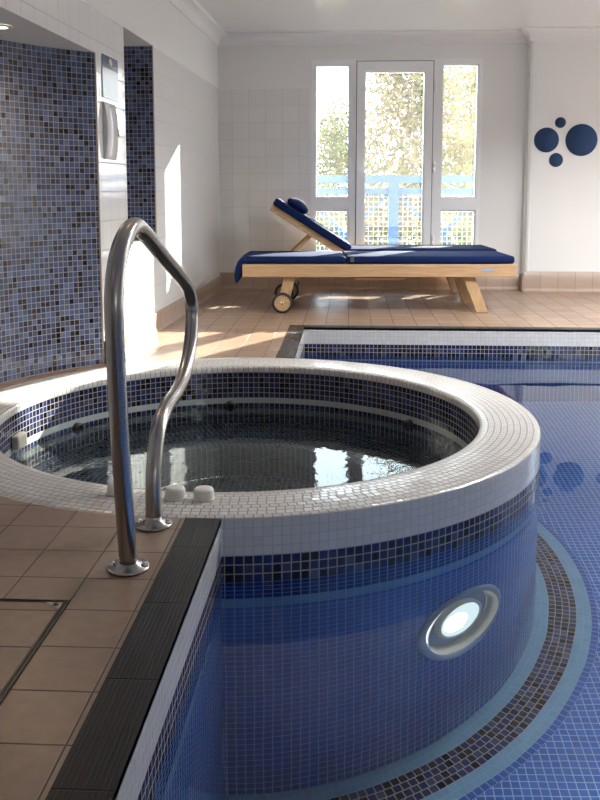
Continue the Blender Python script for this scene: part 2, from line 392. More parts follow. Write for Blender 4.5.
# skirting on the left wall
def skirt_run(p, q, h, name, label, d=.012):
    p, q = Vector((*p,0)), Vector((*q,0)); t = (q-p).normalized(); nrm = Vector((t.y,-t.x,0)); L = (q-p).length
    b = MB()
    prof = [(d+.025,0),(d+.010,.008),(d+.002,.022),(d,.035),(d,h-.006),(d-.005,h),(0,h)]
    for (o0,z0),(o1,z1) in zip(prof, prof[1:]):
        b.face([p+nrm*o0+Vector((0,0,z0)), q+nrm*o0+Vector((0,0,z0)), q+nrm*o1+Vector((0,0,z1)), p+nrm*o1+Vector((0,0,z1))], [(0,z0),(L,z0),(L,z1),(0,z1)], 0, True)
    return tag(b.build(name, M['skirt']), label, 'skirting', kind='structure')
skirt_run((xw(AY1)+.001,AY1), (xw(YB),YB), .12, 'baseboard_left', 'brown tile skirting along the left wall')
skirt_run((xw(YB),YB), (XP,YB), .15, 'baseboard_back', 'brown tile skirting below the glazed door')
skirt_run((XP-.01,YP), (XE,YP), .185, 'baseboard_right', 'brown tile skirting along the projecting wall with blue discs')
b = MB(); b.box(XP-.022, YP-.012, 0, XP, YB, .15)
tag(b.build('baseboard_side', M['skirt']), 'brown tile skirting on the return of the projecting wall', 'skirting', kind='structure')

# ------------------------------------------------------------------ back wall with the glazed opening
WX0, WX1, WZ0, WZ1 = -.352, 1.197, .152, 2.098
b = MB()
def bq(x0, x1, z0, z1, m): b.face([(x0,YB,z0),(x1,YB,z0),(x1,YB,z1),(x0,YB,z1)], [(x0,z0),(x1,z0),(x1,z1),(x0,z1)], m)
XL = xw(YB)
bq(XL, WX0-.02, 0, TT, 0); bq(XL, WX0, TT, CEIL, 1); bq(WX0-.02, WX0, 0, TT, 1); bq(WX0, WX1, 0, WZ0, 1); bq(WX0, WX1, WZ1, CEIL, 1); bq(WX1, XP+.02, 0, CEIL, 1)
for x in (WX0, WX1): b.face([(x,YB,WZ0),(x,YB+.11,WZ0),(x,YB+.11,WZ1),(x,YB,WZ1)], None, 1)
for z in (WZ0, WZ1): b.face([(WX0,YB,z),(WX1,YB,z),(WX1,YB+.11,z),(WX0,YB+.11,z)], None, 1)
# outer skin so that the sun only comes through the opening
for x0,x1,z0,z1 in ((-2.2,WX0,-1,2.8),(WX1,3.6,-1,2.8),(5.05,5.6,-1,2.8),(3.6,5.05,-1,.2),(3.6,5.05,2.07,2.8),(WX0,WX1,-1,WZ0),(WX0,WX1,WZ1,2.8)):
    b.face([(x0,YB+.11,z0),(x1,YB+.11,z0),(x1,YB+.11,z1),(x0,YB+.11,z1)], None, 1)
tag(b.build('wall_back', [M['walltile'], M['paint']], merge=False), 'white end wall around the glazed balcony door', 'wall', kind='structure')
# thin bead round the tiled field
b = MB(); b.box(XL, YB-.006, TT-.004, WX0, YB+.001, TT+.004)
tag(b.build('trim_2', M['trimpaint']), 'thin white bead capping the tiled field of the end wall', 'trim', kind='structure')
# the projecting wall (pier) to the right
b = MB()
W4 = (3.6, 5.05, .2, 2.07)
for x0_,x1_,z0_,z1_ in ((XP+.045,W4[0],0,CEIL),(W4[1],XE,0,CEIL),(W4[0],W4[1],0,W4[2]),(W4[0],W4[1],W4[3],CEIL)):
    b.face([(x0_,YP,z0_),(x1_,YP,z0_),(x1_,YP,z1_),(x0_,YP,z1_)], None, 0)
b.face([(XP,YB,0),(XP,YP+.045,0),(XP,YP+.045,CEIL),(XP,YB,CEIL)], None, 0)
tag(b.build('wall_pier', M['paint'], merge=False), 'plain white projecting wall carrying four blue discs', 'wall', kind='structure')
b = MB()
b.lathe([(.030,.0),(.030,CEIL)], (XP+.03,YP+.03,0), 'Z', 20); 
b.lathe([(.006,.0),(.006,CEIL)], (XP-.006,YP+.05,0), 'Z', 8)
tag(b.build('trim_3', M['trimpaint']), 'rounded white corner moulding of the projecting wall', 'trim', kind='structure')
# right and rear walls, out of the photograph, with windows added to bring in daylight
b = MB()
EW = (6.95, 8.1, .2, 2.1)
for y0,y1,z0,z1 in ((YS,EW[0],-.0,CEIL),(EW[1],YB,-.0,CEIL),(EW[0],EW[1],0,EW[2]),(EW[0],EW[1],EW[3],CEIL)):
    b.face([(XE,y0,z0),(XE,y1,z0),(XE,y1,z1),(XE,y0,z1)], None, 0)
tag(b.build('wall_right', M['paint'], merge=False), 'white wall on the far side of the pool', 'wall', kind='structure')
b = MB()
W5 = (3.0, 4.5, .9, 2.05)
for x0_,x1_,z0_,z1_ in ((-2.2,W5[0],0,CEIL),(W5[1],XE,0,CEIL),(W5[0],W5[1],0,W5[2]),(W5[0],W5[1],W5[3],CEIL)):
    b.face([(x0_,YS,z0_),(x1_,YS,z0_),(x1_,YS,z1_),(x0_,YS,z1_)], None, 0)
tag(b.build('wall_front', M['paint']), 'white wall behind the viewpoint', 'wall', kind='structure')
b = MB()
yc = (EW[0]+EW[1])/2
for y0,y1,z0,z1 in ((EW[0],EW[0]+.06,EW[2],EW[3]),(EW[1]-.06,EW[1],EW[2],EW[3]),(yc-.04,yc+.04,EW[2],EW[3]),(EW[0],EW[1],EW[2],EW[2]+.06),(EW[0],EW[1],EW[3]-.06,EW[3])):
    b.box(XE, y0, z0, XE+.06, y1, z1)
w3 = b.build('window_3_added', M['upvc'], merge=False); tag(w3, 'wide white framed window added across the pool for daylight', 'window', kind='structure')  # unseen window, added for daylight from the pool side
b = MB(); b.box(XE+.025, EW[0]+.06, EW[2]+.06, XE+.03, EW[1]-.06, EW[3]-.06); b.build('pane', M['glass'], w3)

b = MB()
frame = [(W4[0],W4[0]+.05,W4[2],W4[3]),(W4[1]-.05,W4[1],W4[2],W4[3]),(4.30,4.35,W4[2],W4[3]),(W4[0],W4[1],W4[2],W4[2]+.05),(W4[0],W4[1],W4[3]-.05,W4[3])]
for x0_,x1_,z0_,z1_ in frame: b.box(x0_, YP+.01, z0_, x1_, YP+.08, z1_)
w4 = b.build('window_4_added', M['upvc'], merge=False); tag(w4, 'tall white framed window added at the far right for daylight', 'window', kind='structure')  # added out of view so the hall gets more daylight
b = MB(); b.box(W4[0]+.05, YP+.04, W4[2]+.05, W4[1]-.05, YP+.046, W4[3]-.05); b.build('pane', M['glass'], w4)
b = MB()
for x0_,x1_,z0_,z1_ in ((W5[0],W5[0]+.05,W5[2],W5[3]),(W5[1]-.05,W5[1],W5[2],W5[3]),(3.72,3.78,W5[2],W5[3]),(W5[0],W5[1],W5[2],W5[2]+.05),(W5[0],W5[1],W5[3]-.05,W5[3])): b.box(x0_, YS-.07, z0_, x1_, YS-.005, z1_)
w5 = b.build('window_5_added', M['upvc'], merge=False); tag(w5, 'white framed window added behind the viewpoint for fill light', 'window', kind='structure')  # unseen, added to lighten the faces turned towards the camera
b = MB(); b.box(W5[0]+.05, YS-.04, W5[2]+.05, W5[1]-.05, YS-.035, W5[3]-.05); b.build('pane', M['glass'], w5)
# ceiling and cove
b = MB(); b.face([(-2.2,YS,CEIL),(XE,YS,CEIL),(XE,YB+.25,CEIL),(-2.2,YB+.25,CEIL)], None, 0)
b.face([(-2.4,YS-.2,CEIL+.3),(XE+.3,YS-.2,CEIL+.3),(XE+.3,YB+.25,CEIL+.3),(-2.4,YB+.25,CEIL+.3)], None, 0)
tag(b.build('ceiling', M['ceiling'], merge=False), 'glossy white painted ceiling', 'ceiling', kind='structure')
cp = [(0,-.105),(.012,-.105),(.016,-.088)] + [(.016+.062*(1-math.cos(t*PI/10)), -.088+.066*math.sin(t*PI/10)) for t in range(1,6)] + [(.086,-.022),(.098,-.012),(.098,0)]
path = [(xw(YS),YS),(xw(YB),YB),(XP,YB),(XP,YP),(XE,YP)]
b = MB()
def offs(i, o):
    P = [Vector(p) for p in path]
    def nr(a, c): t = (c-a).normalized(); return Vector((t.y,-t.x))
    if i == 0: return P[0]+nr(P[0],P[1])*o
    if i == len(P)-1: return P[-1]+nr(P[-2],P[-1])*o
    n0, n1 = nr(P[i-1],P[i]), nr(P[i],P[i+1]); k = (n0+n1); k = k/ max(.2,(1+n0.dot(n1)))
    return P[i]+k*o
for i in range(len(path)-1):
    for (o0,z0),(o1,z1) in zip(cp, cp[1:]):
        a0,a1,b0,b1 = offs(i,o0),offs(i,o1),offs(i+1,o0),offs(i+1,o1)
        b.face([(*a0,CEIL+z0),(*b0,CEIL+z0),(*b1,CEIL+z1),(*a1,CEIL+z1)], None, 0, False)
tag(b.build('trim_4', M['trimpaint']), 'white moulded cornice where walls meet ceiling', 'cornice', kind='structure')

# ------------------------------------------------------------------ windows and door in the end wall
FY0, FY1 = YB-.004, YB+.10
def frame_rect(b, x0, x1, z0, z1, w, y0, y1, wt=None, wb=None, wr=None):
    wt = wt or w; wb = wb or w; wr = wr or w
    b.box(x0,y0,z0,x0+w,y1,z1); b.box(x1-wr,y0,z0,x1,y1,z1); b.box(x0+w,y0,z1-wt,x1-wr,y1,z1); b.box(x0+w,y0,z0,x1-wr,y1,z0+wb)
def side_light(name, x0, x1, label):
    b = MB(); frame_rect(b, x0, x1, WZ0, WZ1, .034, FY0, FY1, wt=.046)
    b.box(x0+.034, FY0, .737, x1-.034, FY1, .847)
    # glazing beads
    for z0, z1 in ((.847,WZ1-.046),(WZ0+.034,.737)):
        frame_rect(b, x0+.034, x1-.034, z0, z1, .012, FY0+.018, FY1-.015)
    o = b.build(name, M['upvc'], merge=False, bevel=0); tag(o, label, 'window', kind='structure')
    for z0, z1 in ((.859,WZ1-.058),(WZ0+.046,.725)):
        p = MB(); p.box(x0+.046, YB+.036, z0, x1-.046, YB+.042, z1); p.build('pane', M['glass'], o)
    return o
side_light('window_1', WX0, .030, 'narrow fixed window left of the balcony door')
side_light('window_2', .800, WX1, 'narrow fixed window right of the balcony door')
b = MB(); b.box(.030, FY0, WZ0, .058, FY1, WZ1); b.box(.757, FY0, WZ0, .800, FY1, WZ1); b.box(.058, FY0, 2.083, .757, FY1, WZ1); b.box(.058, FY0, WZ0, .757, FY1, WZ0+.018)
d1 = b.build('door_1', M['upvc'], merge=False); tag(d1, 'white framed glazed balcony door', 'door', kind='structure')
b = MB()
frame_rect(b, .064, .751, WZ0+.020, 2.076, .066, FY0-.014, FY1-.01, wt=.080, wb=.07)
frame_rect(b, .130, .685, WZ0+.090, 1.996, .014, FY0+.004, FY1-.02)
b.build('door_leaf', M['upvc'], d1, merge=False)
b = MB(); b.box(.144, YB+.03, WZ0+.104, .671, YB+.036, 1.982); b.build('pane', M['glass'], d1)
b = MB(); frame_rect(b, .056, .759, WZ0+.014, 2.084, .009, FY0-.006, FY0+.002); b.build('seal', M['seal'], d1, merge=False)
b = MB(); b.box(.086, FY0-.022, 1.09, .114, FY0-.014, 1.29); b.tube([(.10,FY0-.02,1.235),(.10,FY0-.06,1.235)], .010, 10); b.bar((.10,FY0-.058,1.245),(.118,FY0-.058,1.11), .014, .020)
b.build('door_handle', M['upvc'], d1, merge=False)
for z in (1.86,1.13,.46):
    b = MB(); b.lathe([(0,-.05),(.012,-.05),(.012,-.012),(.009,-.011),(.009,.011),(.012,.012),(.012,.05),(0,.05)], (.772,FY0-.012,z), 'Z', 12); b.build('hinge', M['upvc'], d1)

# ------------------------------------------------------------------ pool shell
b = MB()
bands = [(4,'white_mosaic'),(1,'navy'),(2,'mixdark'),(4,'deepblue'),(2,'pale'),(99,'poolblue')]
BM = ['white_mosaic','navy','mixdark','deepblue','pale','poolblue','floorblue']
def band_list():
    z = 0; out = []
    for n_, k in bands:
        z2 = max(FLOOR_D, z-n_*PT); out.append((z, z2, BM.index(k))); z = z2
    return out
def pool_wall(p, q):
    L = math.hypot(q[0]-p[0], q[1]-p[1])/PT
    for z0, z1, m in band_list():
        b.face([(*p,z1),(*q,z1),(*q,z0),(*p,z0)], [(0,z1/PT),(L,z1/PT),(L,z0/PT),(0,z0/PT)], m)
ys = SY-math.sqrt(RO**2-(POOLX-SX)**2); yn = SY+math.sqrt(RO**2-(POOLX2-SX)**2)
pool_wall((POOLX,ys), (POOLX,YS)); pool_wall((POOLX2,POOLY), (POOLX2,yn)); pool_wall((XE-.3,POOLY), (POOLX2,POOLY)); pool_wall((XE-.3,YS), (XE-.3,POOLY)); pool_wall((POOLX,YS),(XE-.3,YS))
th = R(-31)
fp = [(POOLX-.3,YS),(XE-.3,YS),(XE-.3,POOLY),(POOLX-.3,POOLY)]
rot = lambda x,y: (x*math.cos(th)-y*math.sin(th), x*math.sin(th)+y*math.cos(th))
b.face([(x,y,FLOOR_D) for x,y in fp], list(fp), 6)
# ring pattern on the floor round the spa
rr = RO; nseg = 120
for rows, k in ((2,'pale'),(4,'mixdark'),(2,'pale'),(1,'poolblue')):
    for j in range(rows):
        r2 = rr+.0262; cnt = int(2*PI*(rr+.013)/PT)
        for i in range(nseg):
            a0, a1 = R(-100)+R(200)*i/nseg, R(-100)+R(200)*(i+1)/nseg
            u0, u1 = a0/(2*PI)*cnt+j*.3+rr*37, a1/(2*PI)*cnt+j*.3+rr*37
            b.face([(*circ(a0,rr),FLOOR_D+.002),(*circ(a0,r2),FLOOR_D+.002),(*circ(a1,r2),FLOOR_D+.002),(*circ(a1,rr),FLOOR_D+.002)], [(u0,j),(u0,j+1),(u1,j+1),(u1,j)], BM.index(k))
        rr = r2
tag(b.build('pool_basin', [M[k] for k in BM], merge=False), 'blue mosaic swimming pool shell with pale stripe rings', 'pool', kind='structure')
# deck strip beyond pool on the right so nothing is open, then black coping
b = MB()
def cope(x0, y0, x1, y1, along):
    e = .012
    def q(ax0,ay0,ax1,ay1,z):
        uv = [(ax0,ay0),(ax1,ay0),(ax1,ay1),(ax0,ay1)]
        if along == 'X': uv = [(y,x) for x,y in uv]
        b.face([(ax0,ay0,z),(ax1,ay0,z),(ax1,ay1,z),(ax0,ay1,z)], uv)
    q(x0,y0,x1,y1,.002)
    for (ax0,ay0),(ax1,ay1) in (((x0,y0),(x1,y0)),((x1,y0),(x1,y1)),((x1,y1),(x0,y1)),((x0,y1),(x0,y0))):
        b.face([(ax0,ay0,-.014),(ax1,ay1,-.014),(ax1,ay1,.002),(ax0,ay0,.002)], [(0,0),(.3,0),(.3,.003),(0,.003)])
cope(POOLX-CW, YS, POOLX, 2.413, 'Y')
tag(b.build('trim_5', M['coping'], merge=False), 'black ridged coping tiles along the near pool edge', 'coping', kind='structure')
b = MB(); cope(POOLX2-CW, yn+.008, POOLX2, POOLY+CW, 'Y')
tag(b.build('trim_6', M['wetcoping'], merge=False), 'wet dark coping tiles beyond the spa', 'coping', kind='structure')
b = MB(); cope(POOLX2, POOLY, XE-.3, POOLY+CW, 'X')
tag(b.build('trim_7', M['coping'], merge=False), 'dark coping tiles along the far pool edge', 'coping', kind='structure')
b = MB(); b.face([(XE-.3,YS,0),(XE,YS,0),(XE,POOLY+CW,0),(XE-.3,POOLY+CW,0)], [(0,0),(.3,0),(.3,9),(0,9)])
tag(b.build('floor_right', M['deck']), 'narrow tiled walkway on the far side of the pool', 'floor', kind='structure')
# water
a0, a1 = math.atan2(ys-SY, POOLX-SX), math.atan2(yn-SY, POOLX2-SX)
wp = [(POOLX,YS),(XE-.3,YS),(XE-.3,POOLY),(POOLX2,POOLY)] + [circ(a1+(a0-a1)*i/64, RO) for i in range(65)]
b = MB(); b.face([(x,y,WATER) for x,y in wp])
tag(b.build('pool_water', M['water']), 'calm clear water filling the blue swimming pool', 'water', kind='structure')

# ------------------------------------------------------------------ spa
spa = thing('spa_tub', 'round spa tub with broad white mosaic rim beside the pool', 'spa', (SX,SY,0))
b = MB(); nseg = 144
def ringface(r0, z0, r1, z1, cnt, v0, v1, m=0, shift=0, seg=nseg, A0=0, A1=2*PI):
    for i in range(seg):
        a, c = A0+(A1-A0)*i/seg, A0+(A1-A0)*(i+1)/seg
        u0, u1 = a/(2*PI)*cnt+shift, c/(2*PI)*cnt+shift
        b.face([(r0*math.cos(a),r0*math.sin(a),z0),(r1*math.cos(a),r1*math.sin(a),z1),(r1*math.cos(c),r1*math.sin(c),z1),(r0*math.cos(c),r0*math.sin(c),z0)], [(u0,v0),(u0,v1),(u1,v1),(u1,v0)], m, True)
rows = 9; w = (RO-RI-.012)/rows
prof = []
for j in range(rows):
    r0 = RI+.010+w*j; cnt = round(2*PI*(r0+w/2)/PT)
    z = lambda r: .004*math.sin(PI*(r-RI)/(RO-RI))
    ringface(r0, z(r0), r0+w, z(r0+w), cnt, j, j+1, 0, random.random())
ringface(RO-.002, z(RO-.002), RO, -.004, 278, .2, .3)
cI = round(2*PI*RI/PT)
ringface(RI+.003, -.004, RI+.010, z(RI+.010), cI, .80, .99); ringface(RI, -.012, RI+.003, -.004, cI, .6, .80); ringface(RI, -.034, RI, -.012, cI, .06, .6)
b.build('rim', M['rim'], spa)
b = MB()
z = -.034; k = 0
for nr, m in ((5,0),(1,1),(12,0)):
    ringface(RI, z-nr*PT, RI, z, cI, -(k+nr), -k, m); z -= nr*PT; k += nr
b.build('inner_wall', [M['spadark'], M['spapale']], spa)
zb = z
b = MB(); nb = 15
for j in range(nb):
    r0 = .57+(RI-.57)*j/nb; r1 = .57+(RI-.57)*(j+1)/nb
    ringface(r0, zb, r1, zb, round(2*PI*(r0+r1)/2/PT), j, j+1, 0, 0)
ringface(.57, zb-.42, .57, zb, round(2*PI*.57/PT), -15, 0, 0)
rb = .57
b.face([(rb*math.cos(2*PI*i/64), rb*math.sin(2*PI*i/64), zb-.42) for i in range(64)], [(rb*math.cos(2*PI*i/64)/PT, rb*math.sin(2*PI*i/64)/PT) for i in range(64)], 0)
b.build('bench', [M['spabench'], M['spapale']], spa)
b = MB()
cO = round(2*PI*RO/PT)
LA, LZ, LR = math.atan2(2.734-SY, .378-SX), -.755, .190       # where the lamp sits
hs_ = .23; dA = hs_/RO
for z0, z1, m in band_list():
    if z0-z1 < .5: ringface(RO, z1, RO, z0, cO, z1/PT, z0/PT, m, 0, 110, R(-97), R(97)); continue
    for A0, A1, za, zb2, sg in ((R(-97),LA-dA,z0,z1,40),(LA+dA,R(97),z0,z1,70),(LA-dA,LA+dA,z0,LZ+hs_,16),(LA-dA,LA+dA,LZ-hs_,z1,16)):
        ringface(RO, zb2, RO, za, cO, zb2/PT, za/PT, m, 0, sg, A0, A1)
    def on(a, zz): return (RO*math.cos(a), RO*math.sin(a), zz), (a/(2*PI)*cO, zz/PT)
    for i in range(64):
        q = []
        for t in (2*PI*i/64, 2*PI*(i+1)/64):
            c, s_ = math.cos(t), math.sin(t); k = hs_/max(abs(c),abs(s_))
            q.append((on(LA+c*LR/RO, LZ+s_*LR), on(LA+c*(LR*.5+k*.5)/RO, LZ+s_*(LR*.5+k*.5)), on(LA+c*k/RO, LZ+s_*k)))
        for u_ in (0,1):
            f4 = (q[0][u_], q[0][u_+1], q[1][u_+1], q[1][u_])
            b.face([x[0] for x in f4], [x[1] for x in f4], m, True)
b.build('outer_wall', [M[k] for k in BM], spa, recalc=True)
# jets just under the water line on the far side, inlet on the left
for ang in (R(100), R(40), R(150)):
    M4 = Matrix.Rotation(ang, 4, 'Z') @ Matrix.Translation((RI, 0, -.215))
    b = MB(); b.lathe([(0,-.012),(.010,-.014),(.016,-.026),(.026,-.022),(.030,-.008),(.030,.003)], (0,0,0), 'X', 20, M=M4); b.build('jet_nozzle', M['darkplastic'], spa)
ang = R(177.5)
M4 = Matrix.Rotation(ang, 4, 'Z') @ Matrix.Translation((RI-.02, 0, -.150))
b = MB(); b.box(-.015,-.045,-.03,.02,.045,.03, 0, M4); b.build('water_inlet', M['cream'], spa, bevel=.008, seg=3)
b = MB(); b.face([(RI*.9999*math.cos(2*PI*i/96)+SX, RI*.9999*math.sin(2*PI*i/96)+SY, SPAW) for i in range(96)])
tag(b.build('spa_water', M['spawater']), 'rippled dark water inside the round spa', 'water', kind='structure')

# white control caps standing on the rim
def cap(x, y, label):
    t = thing('air_control_cap', label, 'control cap', (x,y,.0035), group='white caps on the spa rim')
    b = MB(); b.lathe([(0,0),(.031,0),(.0315,.006),(.030,.027),(.027,.032),(.018,.0335),(0,.034)], n=28); b.build('cap', M['whiteplastic'], t)
    b = MB(); b.lathe([(.031,0),(.0345,0),(.0345,.004),(.031,.005)], n=28); b.build('collar', M['whiteplastic'], t)
cap(-.520, 2.575, 'round white control cap on the spa rim just right of the curved rail leg')
cap(-.432, 2.570, 'round white control cap on the spa rim, farthest from the rail')
cap(-.705, 2.606, 'round white control cap half hidden behind the straight rail leg')

# ------------------------------------------------------------------ pool lamp in the spa's outer wall
la = math.atan2(2.734-SY, .378-SX)
lamp = thing('pool_light', 'round underwater lamp glowing in the blue spa wall', 'lamp', (SX+RO*math.cos(la), SY+RO*math.sin(la), -.755), la)
def lx(prof, name, mat, n=48):
    b = MB(); b.lathe(prof, axis='X', n=n); return b.build(name, mat, lamp)
b = MB(); LRi = 48
for i in range(LRi):      # flange ring follows the curve of the wall
    q = []
    for t in (2*PI*i/LRi, 2*PI*(i+1)/LRi):
        ring = []
        for r_, o_ in ((.204,.001),(.202,.008),(.194,.012),(.178,.010),(.170,.004)):
            yy = math.cos(t)*r_; zz = math.sin(t)*r_
            ring.append(((math.sqrt(RO*RO-yy*yy)-RO)+o_, yy, zz))
        q.append(ring)
    for k in range(4): b.face([q[0][k], q[0][k+1], q[1][k+1], q[1][k]], None, 0, True)
b.build('outer_ring', M['lampblue'], lamp)
lx([(.172,.004),(.160,-.010),(.154,-.040)], 'recess', M['lampwhite'])
lx([(.155,-.032),(.104,-.030)], 'face_plate', M['lampblue'])
lx([(.108,-.037),(.106,-.012),(.099,-.008),(.091,-.012)], 'lens_rim', M['lampwhite'])
lx([(.092,-.012),(.070,-.008),(.045,-.006),(0,-.005)], 'lens', emit('lamp_glow', (.62,.78,.80), 1.1))
b = MB(); b.lathe([(.056,-.014),(.050,-.004),(.026,.001),(0,.002)], (0,-.028,.004), 'X', 32); b.build('bulb', emit('bulb_glow', (1,.98,.94), 35), lamp)
sp = bpy.data.lights.new('pool_lamp_beam', 'SPOT'); sp.energy = 85; sp.color = (.80,.95,1.0); sp.spot_size = R(125); sp.spot_blend = .7; sp.shadow_soft_size = .08
so = bpy.data.objects.new('pool_lamp_beam', sp); COL.objects.link(so); so.parent = lamp; so.location = (.03,0,0); so.rotation_euler = (0, R(-90), 0)

# ------------------------------------------------------------------ handrail
HX = -.538
rail = thing('grab_rail', 'stainless steel grab rail on the deck beside the spa', 'handrail', (HX,2.07,0))
pts = [(2.072,.004),(2.05,.15),(2.028,.30),(2.012,.441),(2.000,.60),(2.004,.69),(2.040,.762),(2.115,.815),(2.215,.838),(2.32,.815),(2.44,.775),(2.583,.726),(2.74,.675),(2.878,.628),(2.965,.585),(3.008,.520),(2.995,.455),(2.955,.395),(2.887,.343),(2.80,.310),(2.70,.295),(2.60,.290),(2.506,.278),(2.44,.250),(2.400,.205),(2.371,.150),(2.360,.08),(2.356,.004)]
b = MB(); b.tube(polyline_smooth([(0,y-2.07,z) for y,z in pts], 6), .0225, 24); b.build('tube', M['steel'], rail)
for y in (2.072, 2.356):
    b = MB(); b.lathe([(0,0),(.052,0),(.052,.006),(.048,.009),(.033,.011),(.030,.016),(.0235,.018),(.0225,.03)], (0,y-2.07,.0005), n=36)
    fo = b.build('base_flange', M['steel'], rail)
    for dx in (-.042,.042):
        b = MB(); b.lathe([(.0085,.009),(.0085,.014),(.006,.017),(0,.0175)], (dx,y-2.07,0), n=12); b.build('bolt', M['chrome'], fo)

# ------------------------------------------------------------------ access hatch in the deck
hatch = thing('floor_hatch', 'tiled access hatch with dark metal edging in the brown deck', 'hatch', (-.80,1.62,0))
b = MB()
hx0, hx1, hy0, hy1 = -.47, .172, -1.0, .270
uvo = lambda x,y: (x-.80, y+1.62)
b.face([(hx0,hy0,.0022),(hx1-.012,hy0,.0022),(hx1-.012,hy1-.012,.0022),(hx0,hy1-.012,.0022)], [uvo(hx0,hy0),uvo(hx1,hy0),uvo(hx1,hy1),uvo(hx0,hy1)])
b.build('lid', M['hatch'], hatch)
b = MB()
b.box(hx1-.012,hy0,0,hx1-.0075,hy1,.0035); b.box(hx1-.0045,hy0,0,hx1,hy1,.0035); b.box(hx0,hy1-.012,0,hx1,hy1-.0095,.0035); b.box(hx0,hy1-.004,0,hx1,hy1,.0035); b.box(hx1-.0075,hy0,0,hx1-.0045,hy1,.0012); b.box(hx0,hy1-.0095,0,hx1,hy1-.004,.0012)
b.build('edging', plain('dark_hatch_metal', (.06,.055,.05), .35, .8), hatch, merge=False)
b = MB(); b.face([(hx1-.055,hy1-.012,.003),(hx1-.012,hy1-.045,.003),(hx1-.012,hy1-.012,.003)]); b.build('corner_plate', M['steel'], hatch)
b = MB(); b.lathe([(0,.0034),(.007,.0034),(.007,.0028)], (hx1-.024,hy1-.022,0), n=14); b.build('lifting_hole', M['darkplastic'], hatch)

# ------------------------------------------------------------------ wall fittings on the left wall
WALLROT = math.atan2(-.0275, 1)  # the wall runs along +Y, leaning a little
def on_left(name, label, cat, y, z):
    return thing(name, label, cat, (xw(y), y, z), math.atan(-.0275))
s = on_left('wall_sign', 'small notice with dark blue header on the white tiles', 'sign', 4.88, 1.525)
b = MB(); b.box(.001,-.14,-.112,.006,.14,.112); b.build('board', M['signwhite'], s)
b = MB(); b.box(.006,-.14,.045,.0072,.14,.112); b.build('header', M['signblue'], s)
b = MB(); b.prism([(.006,.06),(-.03,.085),(-.01,.105),(.02,.1),(.035,.078)], .0072, .0080, plane='YZ'); b.build('emblem', M['signyellow'], s)
s = on_left('soap_dispenser', 'glossy white bulging dispenser under the notice', 'dispenser', 4.835, 1.24)
b = MB()
pr = [(0.001,-.15)] + [(.006+.020*math.sin(PI*(i+.5)/13)**.8, -.148+.296*i/12) for i in range(13)] + [(.001,.15)]
for i in range(len(pr)-1):
    (d0,z0),(d1,z1) = pr[i], pr[i+1]
    b.face([(d0,-.10,z0),(d0,.10,z0),(d1,.10,z1),(d1,-.10,z1)], None, 0, True)
for y in (-.10,.10): b.face([(d,y,z) for d,z in pr], None, 1)
b.build('housing', [M['glossplastic'], plain('shaded_end_plastic', (.55,.54,.52), .35)], s, recalc=True)  # end faces coloured darker to stand for shade on the white housing
b = MB(); b.tube([(.034,.03,.02),(.045,.03,.0),(.043,.03,-.03)], .006, 10); b.build('push_lever', M['chrome'], s)

# ------------------------------------------------------------------ blue discs on the projecting wall
for x, z, r, lab in ((2.065,1.364,.141,'largest navy disc on the white projecting wall'), (1.757,1.365,.110,'medium navy disc to the left of the largest disc'), (1.875,1.518,.048,'small navy disc above the other three'), (1.847,1.188,.062,'small navy disc below the other three')):
    b = MB(); b.lathe([(0,-.003),(r-.0005,-.003),(r,-.002),(r,0)], axis='Y', n=56); o = b.build('wall_disc', M['decal'])
    o.location = (x, YP-.0005, z); tag(o, lab, 'wall disc', 'navy discs on the wall')

for x, z, r, lab in ((2.37,1.37,.05,'small navy disc right of the largest disc, beyond the picture edge'), (2.48,1.2,.10,'medium navy disc lowest on the right, beyond the picture edge')):
    b = MB(); b.lathe([(0,-.003),(r-.0005,-.003),(r,-.002),(r,0)], axis='Y', n=56); o = b.build('wall_disc', M['decal'])
    o.location = (x, YP-.0005, z); tag(o, lab, 'wall disc', 'navy discs on the wall')

